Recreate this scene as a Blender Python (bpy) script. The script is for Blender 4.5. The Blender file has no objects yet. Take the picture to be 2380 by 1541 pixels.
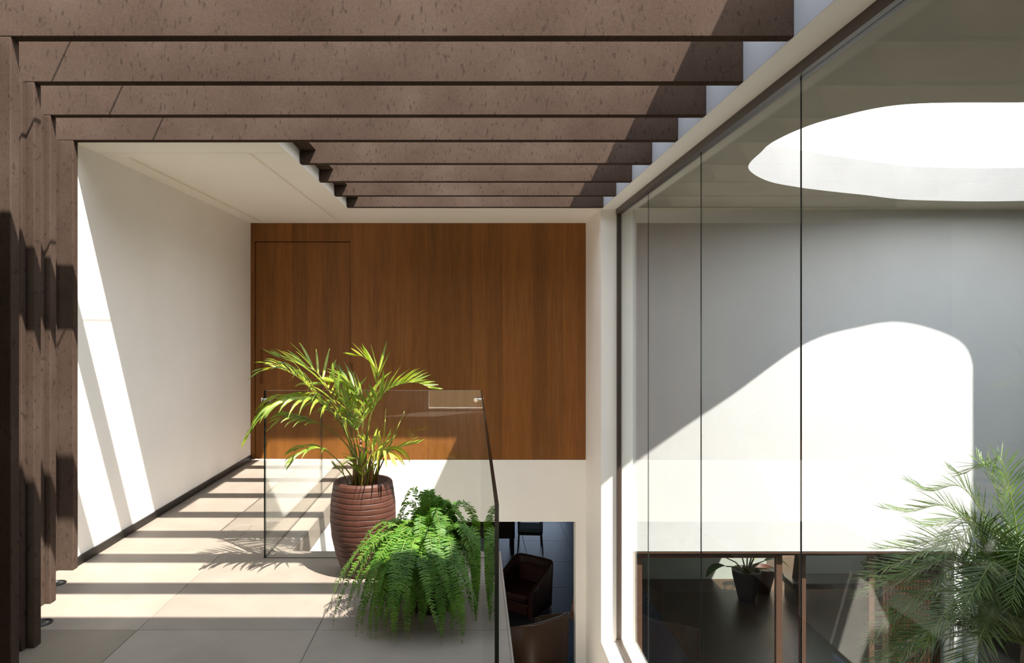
import bpy, math, random
from mathutils import Vector, Matrix
random.seed(7)
C = bpy.context.scene.collection
SC = bpy.context.scene

# ---------------------------------------------------------------- camera
F = 1600.0; VPX, VPY = 1098.0, 754.0; HC = 1.487       # focal length and horizon of the 2380x1541 frame
cam_d = bpy.data.cameras.new('camera'); cam = bpy.data.objects.new('camera', cam_d); C.objects.link(cam)
cam.location = (0, 0, HC); cam.rotation_euler = (math.pi/2, 0, 0)
cam_d.sensor_width = 36.0; cam_d.lens = F/2380*36
cam_d.shift_x = (1190-VPX)/2380; cam_d.shift_y = -(770.5-VPY)/2380
cam_d.clip_start = 0.05; cam_d.clip_end = 300
SC.camera = cam

# ---------------------------------------------------------------- sky, sun, exposure
w = bpy.data.worlds.new('sky'); SC.world = w; w.use_nodes = True
nt_w = w.node_tree; bg = nt_w.nodes['Background']; bg.inputs[1].default_value = 1.85
tcw = nt_w.nodes.new('ShaderNodeTexCoord'); sxw = nt_w.nodes.new('ShaderNodeSeparateXYZ'); rw = nt_w.nodes.new('ShaderNodeValToRGB')
nt_w.links.new(tcw.outputs['Generated'], sxw.inputs[0]); nt_w.links.new(sxw.outputs['Z'], rw.inputs['Fac']); nt_w.links.new(rw.outputs['Color'], bg.inputs[0])
rw.color_ramp.elements[0].position = 0.0; rw.color_ramp.elements[0].color = (1.12, 1.10, 1.06, 1)      # hazy bright horizon, blue zenith
rw.color_ramp.elements[1].position = 1.0; rw.color_ramp.elements[1].color = (.58, .68, .82, 1)
e_ = rw.color_ramp.elements.new(.35); e_.color = (.98, .99, 1.0, 1)
SUNV = Vector((-0.463, 0.435, -1.0)).normalized()
sd = bpy.data.lights.new('sun', 'SUN'); sd.energy = 6.8; sd.angle = math.radians(0.53); sd.color = (1.0, 0.935, 0.845)
sun = bpy.data.objects.new('sun', sd); C.objects.link(sun)
sun.rotation_euler = SUNV.to_track_quat('-Z', 'Y').to_euler(); sun.location = (6, -4, 12)
SC.view_settings.view_transform = 'Standard'; SC.view_settings.look = 'None'
SC.view_settings.gamma = 1.0; SC.view_settings.use_curve_mapping = False
SC.view_settings.exposure = 1.08
cy = SC.cycles
cy.max_bounces = 18; cy.diffuse_bounces = 12; cy.glossy_bounces = 5; cy.transparent_max_bounces = 28
cy.use_denoising = True; cy.sample_clamp_indirect = 6.0

# ---------------------------------------------------------------- helpers
def P(px, py, d):
    return Vector(((px-VPX)*d/F, d, HC-(py-VPY)*d/F))

def tag(o, label=None, cat=None, group=None, kind=None):
    if label: o['label'] = label
    if cat: o['category'] = cat
    if group: o['group'] = group
    if kind: o['kind'] = kind
    return o

def empty(name, loc=(0, 0, 0), rz=0.0, label=None, cat=None, group=None, kind=None):
    o = bpy.data.objects.new(name, None); C.objects.link(o)
    o.location = loc; o.rotation_euler = (0, 0, rz); o.empty_display_size = .1
    return tag(o, label, cat, group, kind)

class MB:
    def __init__(s): s.v = []; s.f = []; s.m = []; s.sm = []
    def face(s, idx, mi=0, smooth=False): s.f.append(idx); s.m.append(mi); s.sm.append(smooth)
    def box(s, x0, x1, y0, y1, z0, z1, mi=0, bev=0.0):
        if bev <= 0:
            b = len(s.v)
            for z in (z0, z1):
                s.v += [(x0, y0, z), (x1, y0, z), (x1, y1, z), (x0, y1, z)]
            for q in ((3, 2, 1, 0), (4, 5, 6, 7), (0, 1, 5, 4), (1, 2, 6, 5), (2, 3, 7, 6), (3, 0, 4, 7)):
                s.face(tuple(b+i for i in q), mi)
        else:
            e = min(bev, (x1-x0)*.45, (y1-y0)*.45, (z1-z0)*.45)
            # chamfered box: three crossed vertex sets per corner
            b = len(s.v); idx = {}
            for ix in (0, 1):
                for iy in (0, 1):
                    for iz in (0, 1):
                        X = (x0, x1)[ix]; Y = (y0, y1)[iy]; Z = (z0, z1)[iz]
                        sx = e if ix == 0 else -e; sy = e if iy == 0 else -e; sz = e if iz == 0 else -e
                        for a, p in (('x', (X, Y+sy, Z+sz)), ('y', (X+sx, Y, Z+sz)), ('z', (X+sx, Y+sy, Z))):
                            idx[(ix, iy, iz, a)] = len(s.v); s.v.append(p)
            g = lambda ix, iy, iz, a: idx[(ix, iy, iz, a)]
            s.face((g(0,0,0,'x'), g(0,0,1,'x'), g(0,1,1,'x'), g(0,1,0,'x')), mi); s.face((g(1,0,0,'x'), g(1,1,0,'x'), g(1,1,1,'x'), g(1,0,1,'x')), mi)
            s.face((g(0,0,0,'y'), g(1,0,0,'y'), g(1,0,1,'y'), g(0,0,1,'y')), mi); s.face((g(0,1,0,'y'), g(0,1,1,'y'), g(1,1,1,'y'), g(1,1,0,'y')), mi)
            s.face((g(0,0,0,'z'), g(0,1,0,'z'), g(1,1,0,'z'), g(1,0,0,'z')), mi); s.face((g(0,0,1,'z'), g(1,0,1,'z'), g(1,1,1,'z'), g(0,1,1,'z')), mi)
            for i in (0, 1):
                for j in (0, 1):
                    s.face((g(i,j,0,'x'), g(i,j,1,'x'), g(i,j,1,'y'), g(i,j,0,'y')), mi)
                    s.face((g(i,0,j,'x'), g(i,1,j,'x'), g(i,1,j,'z'), g(i,0,j,'z')), mi)
                    s.face((g(0,i,j,'y'), g(1,i,j,'y'), g(1,i,j,'z'), g(0,i,j,'z')), mi)
                    for k in (0, 1): s.face((g(i,j,k,'x'), g(i,j,k,'y'), g(i,j,k,'z')), mi)
        return s
    def tube(s, pts, rads, n=8, mi=0, caps=True):
        pts = [Vector(p) for p in pts]
        if not hasattr(rads, '__len__'): rads = [rads]*len(pts)
        b = len(s.v); ref = None
        for i, p in enumerate(pts):
            t = (pts[min(i+1, len(pts)-1)]-pts[max(i-1, 0)]).normalized()
            if ref is None: ref = Vector((0, 0, 1)) if abs(t.z) < .9 else Vector((1, 0, 0))
            a = (ref-t*ref.dot(t)).normalized(); c = t.cross(a); ref = a
            for k in range(n):
                th = 2*math.pi*k/n
                s.v.append(tuple(p+(a*math.cos(th)+c*math.sin(th))*rads[i]))
        for i in range(len(pts)-1):
            for k in range(n):
                k2 = (k+1) % n
                s.face((b+i*n+k, b+i*n+k2, b+(i+1)*n+k2, b+(i+1)*n+k), mi, True)
        if caps:
            s.face(tuple(b+k for k in reversed(range(n))), mi); s.face(tuple(b+(len(pts)-1)*n+k for k in range(n)), mi)
        return s
    def lathe(s, prof, n=48, c=(0, 0, 0), mi=0, close_bottom=True, close_top=False):
        b = len(s.v)
        for r, z in prof:
            for k in range(n):
                th = 2*math.pi*k/n; s.v.append((c[0]+r*math.cos(th), c[1]+r*math.sin(th), c[2]+z))
        for i in range(len(prof)-1):
            for k in range(n):
                k2 = (k+1) % n; s.face((b+i*n+k, b+i*n+k2, b+(i+1)*n+k2, b+(i+1)*n+k), mi, True)
        if close_bottom: s.face(tuple(b+k for k in reversed(range(n))), mi)
        if close_top: s.face(tuple(b+(len(prof)-1)*n+k for k in range(n)), mi)
        return s
    def prism(s, poly, z0, z1, mi=0):                       # vertical prism over an xy outline
        b = len(s.v); n = len(poly)
        for z in (z0, z1):
            for x, y in poly: s.v.append((x, y, z))
        s.face(tuple(reversed(range(b, b+n))), mi); s.face(tuple(range(b+n, b+2*n)), mi)
        for k in range(n): k2 = (k+1) % n; s.face((b+k, b+k2, b+n+k2, b+n+k), mi)
        return s
    def build(s, name, mats, parent=None, origin=None):
        me = bpy.data.meshes.new(name)
        if origin is None and parent is None and s.v:
            xs = [p[0] for p in s.v]; ys = [p[1] for p in s.v]; zs = [p[2] for p in s.v]
            origin = ((min(xs)+max(xs))/2, (min(ys)+max(ys))/2, min(zs))
        o0 = origin or (0, 0, 0)
        vs = [(p[0]-o0[0], p[1]-o0[1], p[2]-o0[2]) for p in s.v]
        me.from_pydata(vs, [], s.f)
        for m in (mats if isinstance(mats, (list, tuple)) else [mats]): me.materials.append(m)
        me.polygons.foreach_set('material_index', s.m); me.polygons.foreach_set('use_smooth', s.sm); me.update()
        o = bpy.data.objects.new(name, me); C.objects.link(o); o.location = o0
        if parent: o.parent = parent
        return o

def box(name, x0, x1, y0, y1, z0, z1, mat, parent=None, bev=0.0):
    """one box as an object of its own; with a parent whose location is p the coordinates stay world ones"""
    mb = MB().box(x0, x1, y0, y1, z0, z1, 0, bev)
    c = Vector(((x0+x1)/2, (y0+y1)/2, z0))
    o = mb.build(name, mat, None, tuple(c))
    if parent:
        o.parent = parent; o.location = c-world_loc(parent)
    return o
def world_loc(o):
    p = Vector(o.location)
    while o.parent: o = o.parent; p += Vector(o.location)
    return p

def struct(o, label, cat): return tag(o, label, cat, None, 'structure')

# ---------------------------------------------------------------- materials
def mat(name, base=(.8, .8, .8), rough=.5, metal=0.0, spec=.5):
    m = bpy.data.materials.new(name); m.use_nodes = True
    b = m.node_tree.nodes['Principled BSDF']
    b.inputs['Base Color'].default_value = (*base, 1); b.inputs['Roughness'].default_value = rough
    b.inputs['Metallic'].default_value = metal; b.inputs['Specular IOR Level'].default_value = spec
    return m
def nodes(m):
    nt = m.node_tree; return nt, nt.nodes, nt.links, nt.nodes['Principled BSDF']
def coords(nt, scale=(1, 1, 1), rot=(0, 0, 0), kind='Object', loc=None):
    tc = nt.nodes.new('ShaderNodeTexCoord'); mp = nt.nodes.new('ShaderNodeMapping')
    mp.inputs['Scale'].default_value = scale; mp.inputs['Rotation'].default_value = rot
    if kind == 'World':
        g = nt.nodes.new('ShaderNodeNewGeometry'); nt.links.new(g.outputs['Position'], mp.inputs['Vector'])
    else: nt.links.new(tc.outputs[kind], mp.inputs['Vector'])
    return mp.outputs['Vector']
def noise(nt, vec, scale, detail=4, rough=.55, dist=0.0):
    n = nt.nodes.new('ShaderNodeTexNoise'); n.inputs['Scale'].default_value = scale; n.inputs['Detail'].default_value = detail
    n.inputs['Roughness'].default_value = rough; n.inputs['Distortion'].default_value = dist
    nt.links.new(vec, n.inputs['Vector']); return n.outputs['Fac']
def ramp(nt, fac, stops):
    r = nt.nodes.new('ShaderNodeValToRGB'); e = r.color_ramp.elements
    while len(e) > len(stops): e.remove(e[-1])
    while len(e) < len(stops): e.new(.5)
    for k, (p, c) in enumerate(stops): e[k].position = p; e[k].color = (*c, 1)
    nt.links.new(fac, r.inputs['Fac']); return r.outputs['Color']
def mix(nt, fac, a, b, mode='MIX'):
    n = nt.nodes.new('ShaderNodeMix'); n.data_type = 'RGBA'; n.blend_type = mode
    for sock, val in ((n.inputs[0], fac), (n.inputs[6], a), (n.inputs[7], b)):
        if hasattr(val, 'links'): nt.links.new(val, sock)
        elif isinstance(val, (int, float)): sock.default_value = val
        else: sock.default_value = (*val, 1)
    return n.outputs[2]
def math_n(nt, op, a, b=None):
    n = nt.nodes.new('ShaderNodeMath'); n.operation = op
    for k, v in enumerate((a, b)):
        if v is None: continue
        if hasattr(v, 'links'): nt.links.new(v, n.inputs[k])
        else: n.inputs[k].default_value = v
    return n.outputs[0]
def bump(nt, b, h, strength=.2, dist=.01):
    n = nt.nodes.new('ShaderNodeBump'); n.inputs['Strength'].default_value = strength; n.inputs['Distance'].default_value = dist
    nt.links.new(h, n.inputs['Height']); nt.links.new(n.outputs['Normal'], b.inputs['Normal'])

def paint(name, base, rough=.6, var=.04, bs=.06, bscale=60):
    m = mat(name, base, rough, spec=.3); nt, nd, ln, b = nodes(m)
    v = coords(nt, kind='World'); n = noise(nt, v, 1.3, 5)
    lo = tuple(c*(1-var) for c in base); hi = tuple(min(1, c*(1+var*.5)) for c in base)
    ln.new(ramp(nt, n, [(.3, lo), (.7, hi)]), b.inputs['Base Color'])
    bump(nt, b, noise(nt, v, bscale, 3), bs, .01); return m
M = {}
M['white'] = paint('white_paint', (.945, .91, .855))
M['ceil'] = paint('ceiling_paint', (.955, .915, .835), var=.02)
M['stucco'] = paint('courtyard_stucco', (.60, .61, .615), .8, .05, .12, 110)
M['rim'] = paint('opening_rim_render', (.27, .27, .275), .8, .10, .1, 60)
M['yard'] = paint('light_soaking_yard_wall', (.24, .26, .25), .8, .08)  # dark tone keeps the unseen courtyard walls from bouncing light
M['soffit'] = paint('soffit_concrete', (.44, .405, .33), .8, .12, .15, 20)
M['greywall'] = paint('grey_green_wall', (.50, .54, .49), .8, .06)
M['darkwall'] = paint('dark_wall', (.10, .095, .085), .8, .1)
M['black'] = mat('black_skirting', (.010, .008, .007), .5)

def metal_clad():
    m = mat('weathered_brown_metal', (.15, .105, .085), .65, spec=.0); nt, nd, ln, b = nodes(m)
    v0 = coords(nt, kind='World')
    big = noise(nt, v0, 2.2, 6, .6)
    col = ramp(nt, big, [(.25, (.050, .032, .024)), (.55, (.070, .048, .037)), (.8, (.094, .069, .055))])
    vs = coords(nt, (72, 30, 25), (0, math.radians(35), 0), 'World')      # slanted drip spots
    sp = noise(nt, vs, 1.0, 2, .5)
    spm = ramp(nt, sp, [(.61, (0, 0, 0)), (.69, (.8, .8, .8))])
    vz = coords(nt, (28, 15, 10), (0, math.radians(35), 0), 'World')
    sp2 = noise(nt, vz, 1.0, 3, .6); spm2 = ramp(nt, sp2, [(.66, (0, 0, 0)), (.78, (.7, .7, .7))])
    col = mix(nt, spm, col, (.032, .022, .018)); col = mix(nt, spm2, col, (.036, .025, .020))
    fine = noise(nt, v0, 160, 2); col = mix(nt, .18, col, ramp(nt, fine, [(.35, (.028, .019, .015)), (.7, (.098, .072, .058))]))
    ln.new(col, b.inputs['Base Color']); bump(nt, b, fine, .06, .003); return m
M['clad'] = metal_clad()
M['frame'] = mat('dark_bronze_frame', (.055, .038, .030), .4, spec=.5)
M['doorframe'] = paint('brown_door_frame', (.105, .058, .040), .45, .08, .03)

def wood(name, dark, mid, light, board=.165, rough=.42):
    m = mat(name, mid, rough, spec=.35); nt, nd, ln, b = nodes(m)
    v = coords(nt, kind='World'); sep = nd.new('ShaderNodeSeparateXYZ'); ln.new(v, sep.inputs[0])
    bi = math_n(nt, 'FLOOR', math_n(nt, 'MULTIPLY', sep.outputs['X'], 1/board))
    wn = nd.new('ShaderNodeTexWhiteNoise'); wn.noise_dimensions = '1D'; ln.new(bi, wn.inputs['W'])
    off = nd.new('ShaderNodeCombineXYZ'); ln.new(math_n(nt, 'MULTIPLY', wn.outputs['Value'], 40), off.inputs['Z'])
    va = nd.new('ShaderNodeVectorMath'); va.operation = 'ADD'; ln.new(v, va.inputs[0]); ln.new(off.outputs[0], va.inputs[1])
    mp = nd.new('ShaderNodeMapping'); mp.inputs['Scale'].default_value = (9, 9, .55); ln.new(va.outputs[0], mp.inputs['Vector'])
    g1 = noise(nt, mp.outputs[0], 1.6, 3, .5, .4)
    rings = math_n(nt, 'FRACT', math_n(nt, 'MULTIPLY', g1, 9.0))
    mp2 = nd.new('ShaderNodeMapping'); mp2.inputs['Scale'].default_value = (170, 170, 3.2); ln.new(va.outputs[0], mp2.inputs['Vector'])
    g2 = noise(nt, mp2.outputs[0], 1.0, 4, .6)
    col = ramp(nt, g1, [(.25, dark), (.5, mid), (.75, light)])
    col = mix(nt, .22, col, ramp(nt, rings, [(0, light), (.8, mid), (1, dark)]))
    col = mix(nt, .42, col, ramp(nt, g2, [(.3, tuple(c*.6 for c in dark)), (.65, light)]))
    tone = ramp(nt, wn.outputs['Value'], [(0, (.80, .80, .80)), (1, (1.10, 1.08, 1.05))])
    col = mix(nt, 1.0, col, tone, 'MULTIPLY'); ln.new(col, b.inputs['Base Color'])
    bump(nt, b, g2, .05, .003); return m
M['wood'] = wood('walnut_veneer', (.154, .050, .007), (.236, .084, .015), (.310, .123, .026))
M['slat'] = wood('brown_slats', (.035, .015, .009), (.06, .027, .017), (.09, .043, .027), .05)

def stone(name, base, rough=.55, var=.10, speck=.25, spec=.35):
    m = mat(name, base, rough, spec=spec); nt, nd, ln, b = nodes(m)
    v = coords(nt, kind='World')
    n1 = noise(nt, v, 3.0, 6, .6, .6); n2 = noise(nt, v, 95, 3, .6); n3 = noise(nt, v, 26, 3, .55)
    d = tuple(c*(1-var) for c in base); l = tuple(min(1, c*(1+var)) for c in base)
    col = ramp(nt, n1, [(.3, d), (.7, l)])
    col = mix(nt, ramp(nt, n2, [(.62, (0, 0, 0)), (.72, (speck,)*3)]), col, tuple(c*.45 for c in base))
    col = mix(nt, ramp(nt, n3, [(.64, (0, 0, 0)), (.76, (speck,)*3)]), col, tuple(min(1, c*1.35) for c in base))
    oi = nd.new('ShaderNodeObjectInfo')
    col = mix(nt, 1.0, col, ramp(nt, oi.outputs['Random'], [(0, (.90, .90, .89)), (1, (1.06, 1.05, 1.03))]), 'MULTIPLY')
    ln.new(col, b.inputs['Base Color']); bump(nt, b, n2, .06, .003); return m
M['stone'] = stone('limestone', (.268, .228, .192))
M['stone2'] = stone('brownish_limestone', (.20, .166, .13))
M['bouncestone'] = stone('bounce_floor_stone', (.75, .68, .58))  # unseen lower floor made extra pale to bounce sunlight upwards
M['grout'] = mat('grout', (.25, .23, .20), .9)
M['lowtile'] = stone('sky_blued_porcelain', (.030, .050, .105), .42, .08, .1, .14)  # blue mixed into the tile base to imitate reflected sky
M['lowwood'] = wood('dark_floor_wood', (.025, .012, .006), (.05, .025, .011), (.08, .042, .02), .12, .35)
M['pave'] = stone('courtyard_paving', (.20, .19, .17), .7)
M['concrete'] = paint('roof_concrete', (.45, .44, .42), .9)

def glass(name, tint, k=1.0):
    m = bpy.data.materials.new(name); m.use_nodes = True; nt = m.node_tree; nt.nodes.clear()
    out = nt.nodes.new('ShaderNodeOutputMaterial'); mx = nt.nodes.new('ShaderNodeMixShader')
    tr = nt.nodes.new('ShaderNodeBsdfTransparent'); tr.inputs[0].default_value = (*tint, 1)
    gl = nt.nodes.new('ShaderNodeBsdfGlossy'); gl.inputs['Roughness'].default_value = 0.0; gl.inputs[0].default_value = (1, 1, 1, 1)
    lw = nt.nodes.new('ShaderNodeLayerWeight'); lw.inputs['Blend'].default_value = .5
    p5 = math_n(nt, 'POWER', lw.outputs['Facing'], 5.0)
    r = math_n(nt, 'ADD', math_n(nt, 'MULTIPLY', p5, .96*k), .04*k)
    nt.links.new(r, mx.inputs[0]); nt.links.new(tr.outputs[0], mx.inputs[1]); nt.links.new(gl.outputs[0], mx.inputs[2])
    nt.links.new(mx.outputs[0], out.inputs[0]); return m
M['glass'] = glass('clear_glass', (.975, .985, .978))
M['bigglass'] = glass('window_glass', (.965, .978, .972), .72)
M['skytint'] = glass('added_blue_tint', (.78, .86, .99))  # tint added to turn the light on the lower floor blue
M['edge'] = mat('glass_edge', (.004, .010, .008), .15, spec=.5)
M['edgelight'] = mat('glass_edge_glint', (.55, .62, .58), .2, spec=.6)  # bright copy of the edge, paints the glint along the front pane top
M['joint'] = mat('glass_joint', (.05, .06, .058), .5)
M['lens'] = mat('uplight_lens', (.05, .06, .06), .12, spec=.7)
M['steel'] = mat('polished_steel', (.62, .62, .60), .18, 1.0)
M['chrome_dark'] = mat('black_ring', (.012, .012, .012), .35)

def leaf(name, c1, c2, c3, trans=.35, rough=.4, scale=7):
    m = bpy.data.materials.new(name); m.use_nodes = True; nt, nd, ln, b = nodes(m)
    v = coords(nt, kind='World'); n = noise(nt, v, scale, 3)
    col = ramp(nt, n, [(.3, c1), (.5, c2), (.72, c3)]); ln.new(col, b.inputs['Base Color'])
    b.inputs['Roughness'].default_value = rough; b.inputs['Specular IOR Level'].default_value = .45
    tl = nd.new('ShaderNodeBsdfTranslucent'); ln.new(mix(nt, 1.0, col, (1.25, 1.25, .6), 'MULTIPLY'), tl.inputs[0])
    mx = nd.new('ShaderNodeMixShader'); mx.inputs[0].default_value = trans
    out = nd['Material Output']; ln.new(b.outputs[0], mx.inputs[1]); ln.new(tl.outputs[0], mx.inputs[2]); ln.new(mx.outputs[0], out.inputs[0])
    return m
M['areca'] = leaf('palm_leaf', (.085, .15, .018), (.20, .28, .028), (.42, .44, .05))
M['arecayellow'] = leaf('palm_leaf_yellow', (.32, .34, .04), (.50, .50, .08), (.62, .58, .16))
M['arecastem'] = leaf('palm_stem', (.10, .13, .02), (.20, .22, .03), (.30, .26, .05), .05)
M['sheath'] = leaf('palm_sheath', (.16, .055, .02), (.26, .10, .04), (.36, .16, .07), .0)
M['fern'] = leaf('fern_leaf', (.045, .13, .012), (.09, .22, .02), (.17, .32, .04), .35, .5, 11)
M['fernstem'] = leaf('fern_rib', (.14, .22, .03), (.20, .27, .05), (.25, .3, .06), .1)
M['date'] = leaf('date_palm_leaf', (.032, .068, .013), (.075, .14, .025), (.17, .25, .065), .28, .3, 5)
M['bigleaf'] = leaf('broad_leaf', (.02, .06, .012), (.05, .12, .02), (.10, .2, .03), .3, .35, 4)
M['hedge'] = leaf('hedge_leaf', (.03, .07, .012), (.06, .12, .02), (.10, .18, .03), .1, .6, 12)
M['grass'] = leaf('lawn', (.06, .13, .015), (.10, .20, .025), (.15, .26, .04), .0, .8, 30)
M['soil'] = paint('soil', (.03, .022, .016), .95, .4, .6, 60)
M['trunk'] = paint('palm_trunk', (.09, .065, .045), .9, .4, .8, 30)
def pottery():
    m = mat('red_brown_pottery', (.17, .065, .045), .5, spec=.4); nt, nd, ln, b = nodes(m)
    v = coords(nt); n = noise(nt, v, 9, 5, .6); n2 = noise(nt, v, 70, 3)
    col = ramp(nt, n, [(.3, (.060, .020, .012)), (.6, (.092, .033, .021)), (.8, (.125, .052, .036))])
    ln.new(mix(nt, .2, col, ramp(nt, n2, [(.3, (.03, .011, .008)), (.7, (.12, .055, .04))])), b.inputs['Base Color'])
    bump(nt, b, n2, .12, .004); return m
M['pot'] = pottery()
M['darkpot'] = paint('dark_pot', (.05, .035, .028), .6, .2)
M['leather1'] = paint('oxblood_leather', (.024, .005, .004), .42, .15, .1, 120)
M['leather2'] = paint('tan_leather', (.026, .011, .004), .42, .15, .1, 120)
M['piping'] = mat('leather_piping', (.07, .04, .028), .35)
M['darkwood'] = mat('ebony_wood', (.016, .012, .010), .35)
M['bluefabric'] = paint('blue_grey_fabric', (.12, .18, .24), .9)
M['rug'] = paint('dark_rug', (.012, .010, .010), .95, .3, .4, 80)
M['skin'] = paint('skin', (.20, .085, .048), .5, .08, .03)
M['cloth'] = paint('dark_cloth', (.03, .03, .035), .9, .1)
M['hair'] = mat('dark_hair', (.012, .008, .006), .5)
M['tan'] = paint('tan_boards', (.80, .63, .44), .7, .1)

XR = 1.245          # left face of the upstand, corridor wall and column on the right
XG = 1.415          # plane of the tall glazing
DB = 7.56           # timber wall
ZC = 2.60           # ceiling
ZT = 2.88           # roof top
ZL = -2.41          # lower floor
XW = -2.435         # white wall on the left
XV = -1.195         # left edge of the void and of the skylight
# beams: depth of the near face
BEAM = [2.66, 3.16, 3.66, 4.16, 4.76, 5.36, 5.95, 6.53]; BT = 0.052

# ================================================================= SETTING
# ---- upper floor slab with single tiles
floor = empty('floor', (0, 0, -.3)); struct(floor, 'pale limestone tiled upper floor beside the stair void', 'floor')
box('slab', -3.4, .172, -3.0, 4.505, -.3, -.012, M['white'], floor)
box('slab', XW-.2, XV-.003, 4.505, DB, -.3, -.012, M['white'], floor)
tile_mesh = {}
def tile(x0, x1, y0, y1, m='stone', par=None, th=.012, z=0.0, g=.0012, name='tile'):
    key = (round(x1-x0, 3), round(y1-y0, 3), m, th)
    if key not in tile_mesh:
        t = MB().box(-(x1-x0)/2+g, (x1-x0)/2-g, -(y1-y0)/2+g, (y1-y0)/2-g, 0, th, 0, .0015)
        o = t.build(name, M[m], None, (0, 0, 0)); tile_mesh[key] = o.data
    else:
        o = bpy.data.objects.new(name, tile_mesh[key]); C.objects.link(o)
    o.parent = par; o.location = Vector(((x0+x1)/2, (y0+y1)/2, z-th))-world_loc(par)
    return o
rows = [(-3.0, -.15, [-3.4, -2.505, -1.2, -.32, .172]), (-.15, 1.6, [-3.4, -2.505, -1.63, -.757, .172]), (1.6, 3.35, [-3.4, -2.505, -1.63, -.757, .06, .172]),
        (3.35, 4.505, [-3.4, -2.505, -1.63, -.757, .06, .172])]
for y0, y1, xs in rows:
    for a, b_ in zip(xs[:-1], xs[1:]):
        tile(a, b_, y0, y1, 'stone2' if (y0 == 1.6 and b_ == -1.63) else 'stone', floor)
for y0, y1, xs in [(4.505, 5.10, [XW, -1.63, XV]), (5.10, 6.85, [XW, -1.83, XV]), (6.85, DB, [XW, -1.63, XV])]:
    for a, b_ in zip(xs[:-1], xs[1:]): tile(a, b_, y0, y1, 'stone', floor)
# stone facing on the edges of the void
for y0, y1 in ((4.51, 5.6), (5.6, DB)):
    box('edge_stone', XV, XV+.012, y0, y1, -.157, -.0005, M['stone'], floor, .001)
box('edge_stone', XV+.012, .172, 4.505, 4.517, -.157, -.0005, M['stone'], floor, .001)
box('edge_stone', .172, .184, -3.0, 4.517, -.157, -.0005, M['stone'], floor, .001)

# ---- walls round the gallery
struct(box('wall_left', XW-.2, XW, 4.212, DB+.2, 0.0, ZC, M['white']), 'tall white wall striped by sunlight on the left', 'wall')
struct(box('baseboard_left', XW, XW+.012, 4.215, DB-.001, .001, .055, M['black']), 'black skirting strip at the foot of the white left wall', 'baseboard')
wb = empty('wall_back', (0, DB, 0)); struct(wb, 'walnut veneer wall at the end of the gallery', 'wall')
box('wall_panel', -1.340, XR, DB, DB+.15, 0, ZC, M['wood'], wb)
box('wall_panel', XW, -1.340, DB, DB+.15, 2.398, ZC, M['wood'], wb)
box('backing', XW, -1.340, DB+.055, DB+.15, 0, 2.398, M['black'], wb)
struct(box('trim_1', XW+.001, -2.392, DB-.004, DB+.05, .001, 2.398, M['wood']), 'narrow walnut jamb strip between white wall and flush door', 'trim')
# flush sliding door with a recessed pull
door = empty('door_1', (-1.87, DB, 0)); struct(door, 'flush walnut door with a slim recessed pull at the left of the timber wall', 'door')
hx0, hx1, hz0, hz1 = -2.332, -2.297, .835, 1.222
dx0, dx1, dz0, dz1 = -2.386, -1.346, .006, 2.390; dy = DB+.012
mb = MB()
for (a, b_, c, d) in ((dx0, hx0, dz0, dz1), (hx1, dx1, dz0, dz1), (hx0, hx1, dz0, hz0), (hx0, hx1, hz1, dz1)):
    mb.box(a, b_, dy, dy+.035, c, d)
o = mb.build('door_leaf', M['wood'], None); o.parent = door; o.location -= Vector(door.location)
o2 = box('recessed_pull', hx0, hx1, dy+.016, dy+.02, hz0, hz1, M['wood'], door); o2['label'] = 'slim recessed door pull'
# white spandrel below the timber wall, lower opening to its bottom
struct(box('wall_spandrel', XV+.0, XR, DB, DB+.25, -.68, -.001, M['white']), 'white spandrel band under the timber wall facing the void', 'wall')
struct(box('wall_pier', 1.134, XR, DB, DB+.15, ZL, -.68, M['white']), 'cream pier at the right of the lower opening', 'wall')
struct(box('wall_void', XV-.25, XV-.001, 4.4, DB+.25, -.68, -.302, M['white']), 'white edge of the floor slab inside the void', 'wall')
struct(box('wall_void_face', XV-.002, XV+.004, 4.517, DB-.001, -.70, -.158, M['white']), 'bright white panel below the stone edge inside the void', 'wall')
# column between gallery and courtyard
struct(box('wall_column', XR, 1.552, 6.66, DB+.15, ZL, ZC, M['white']), 'white column between timber wall and tall window', 'column')
struct(box('wall_upstand', XR, 1.445, -3.0, DB+.3, ZC, 3.30, M['white']), 'white boxed lintel above the tall window', 'wall')
M['upshade'] = paint('upstand_shade_grey', (.27, .28, .31), .6, .05)  # grey sheet paints shade over the white upstand, which came out too bright
struct(box('upstand_shade_sheet', XR-.0015, XR, 2.25, 6.6, ZC+.001, 3.30, M['upshade']), 'grey sheet added to darken the white upstand face behind the beam ends', 'trim')
struct(box('wall_sill', XR, 1.545, -3.0, 6.658, ZL, -1.585, M['white']), 'white sill wall under the tall window', 'wall')

# ---- ceiling with shadow gaps and the linear slot
ceil = empty('ceiling', (0, 5.9, ZC)); struct(ceil, 'cream plaster ceiling with shadow gaps left of the skylight', 'ceiling')
for (x0, x1, y0, y1) in ((XW, XV, 4.213, 4.470), (XW, -2.305, 4.476, DB), (-2.305, -2.270, 4.476, 4.592), (-2.270, -1.458, 4.476, DB),
                         (-1.434, XV, 4.476, 6.765), (XV, XR, 6.60, 6.765), (-1.434, XR, 6.772, DB)):
    box('ceiling_panel', x0, x1, y0, y1, ZC, ZC+.018, M['ceil'], ceil)
box('slot_blade', -2.2895, -2.2855, 4.592, DB, ZC+.002, ZC+.018, M['ceil'], ceil)
box('ceiling_slab', XW-.2, XV, 4.213, DB+.3, ZC+.018, ZT, M['ceil'], ceil)
box('ceiling_slab', XV, XR, 6.60, DB+.3, ZC+.018, ZT, M['ceil'], ceil)
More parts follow.
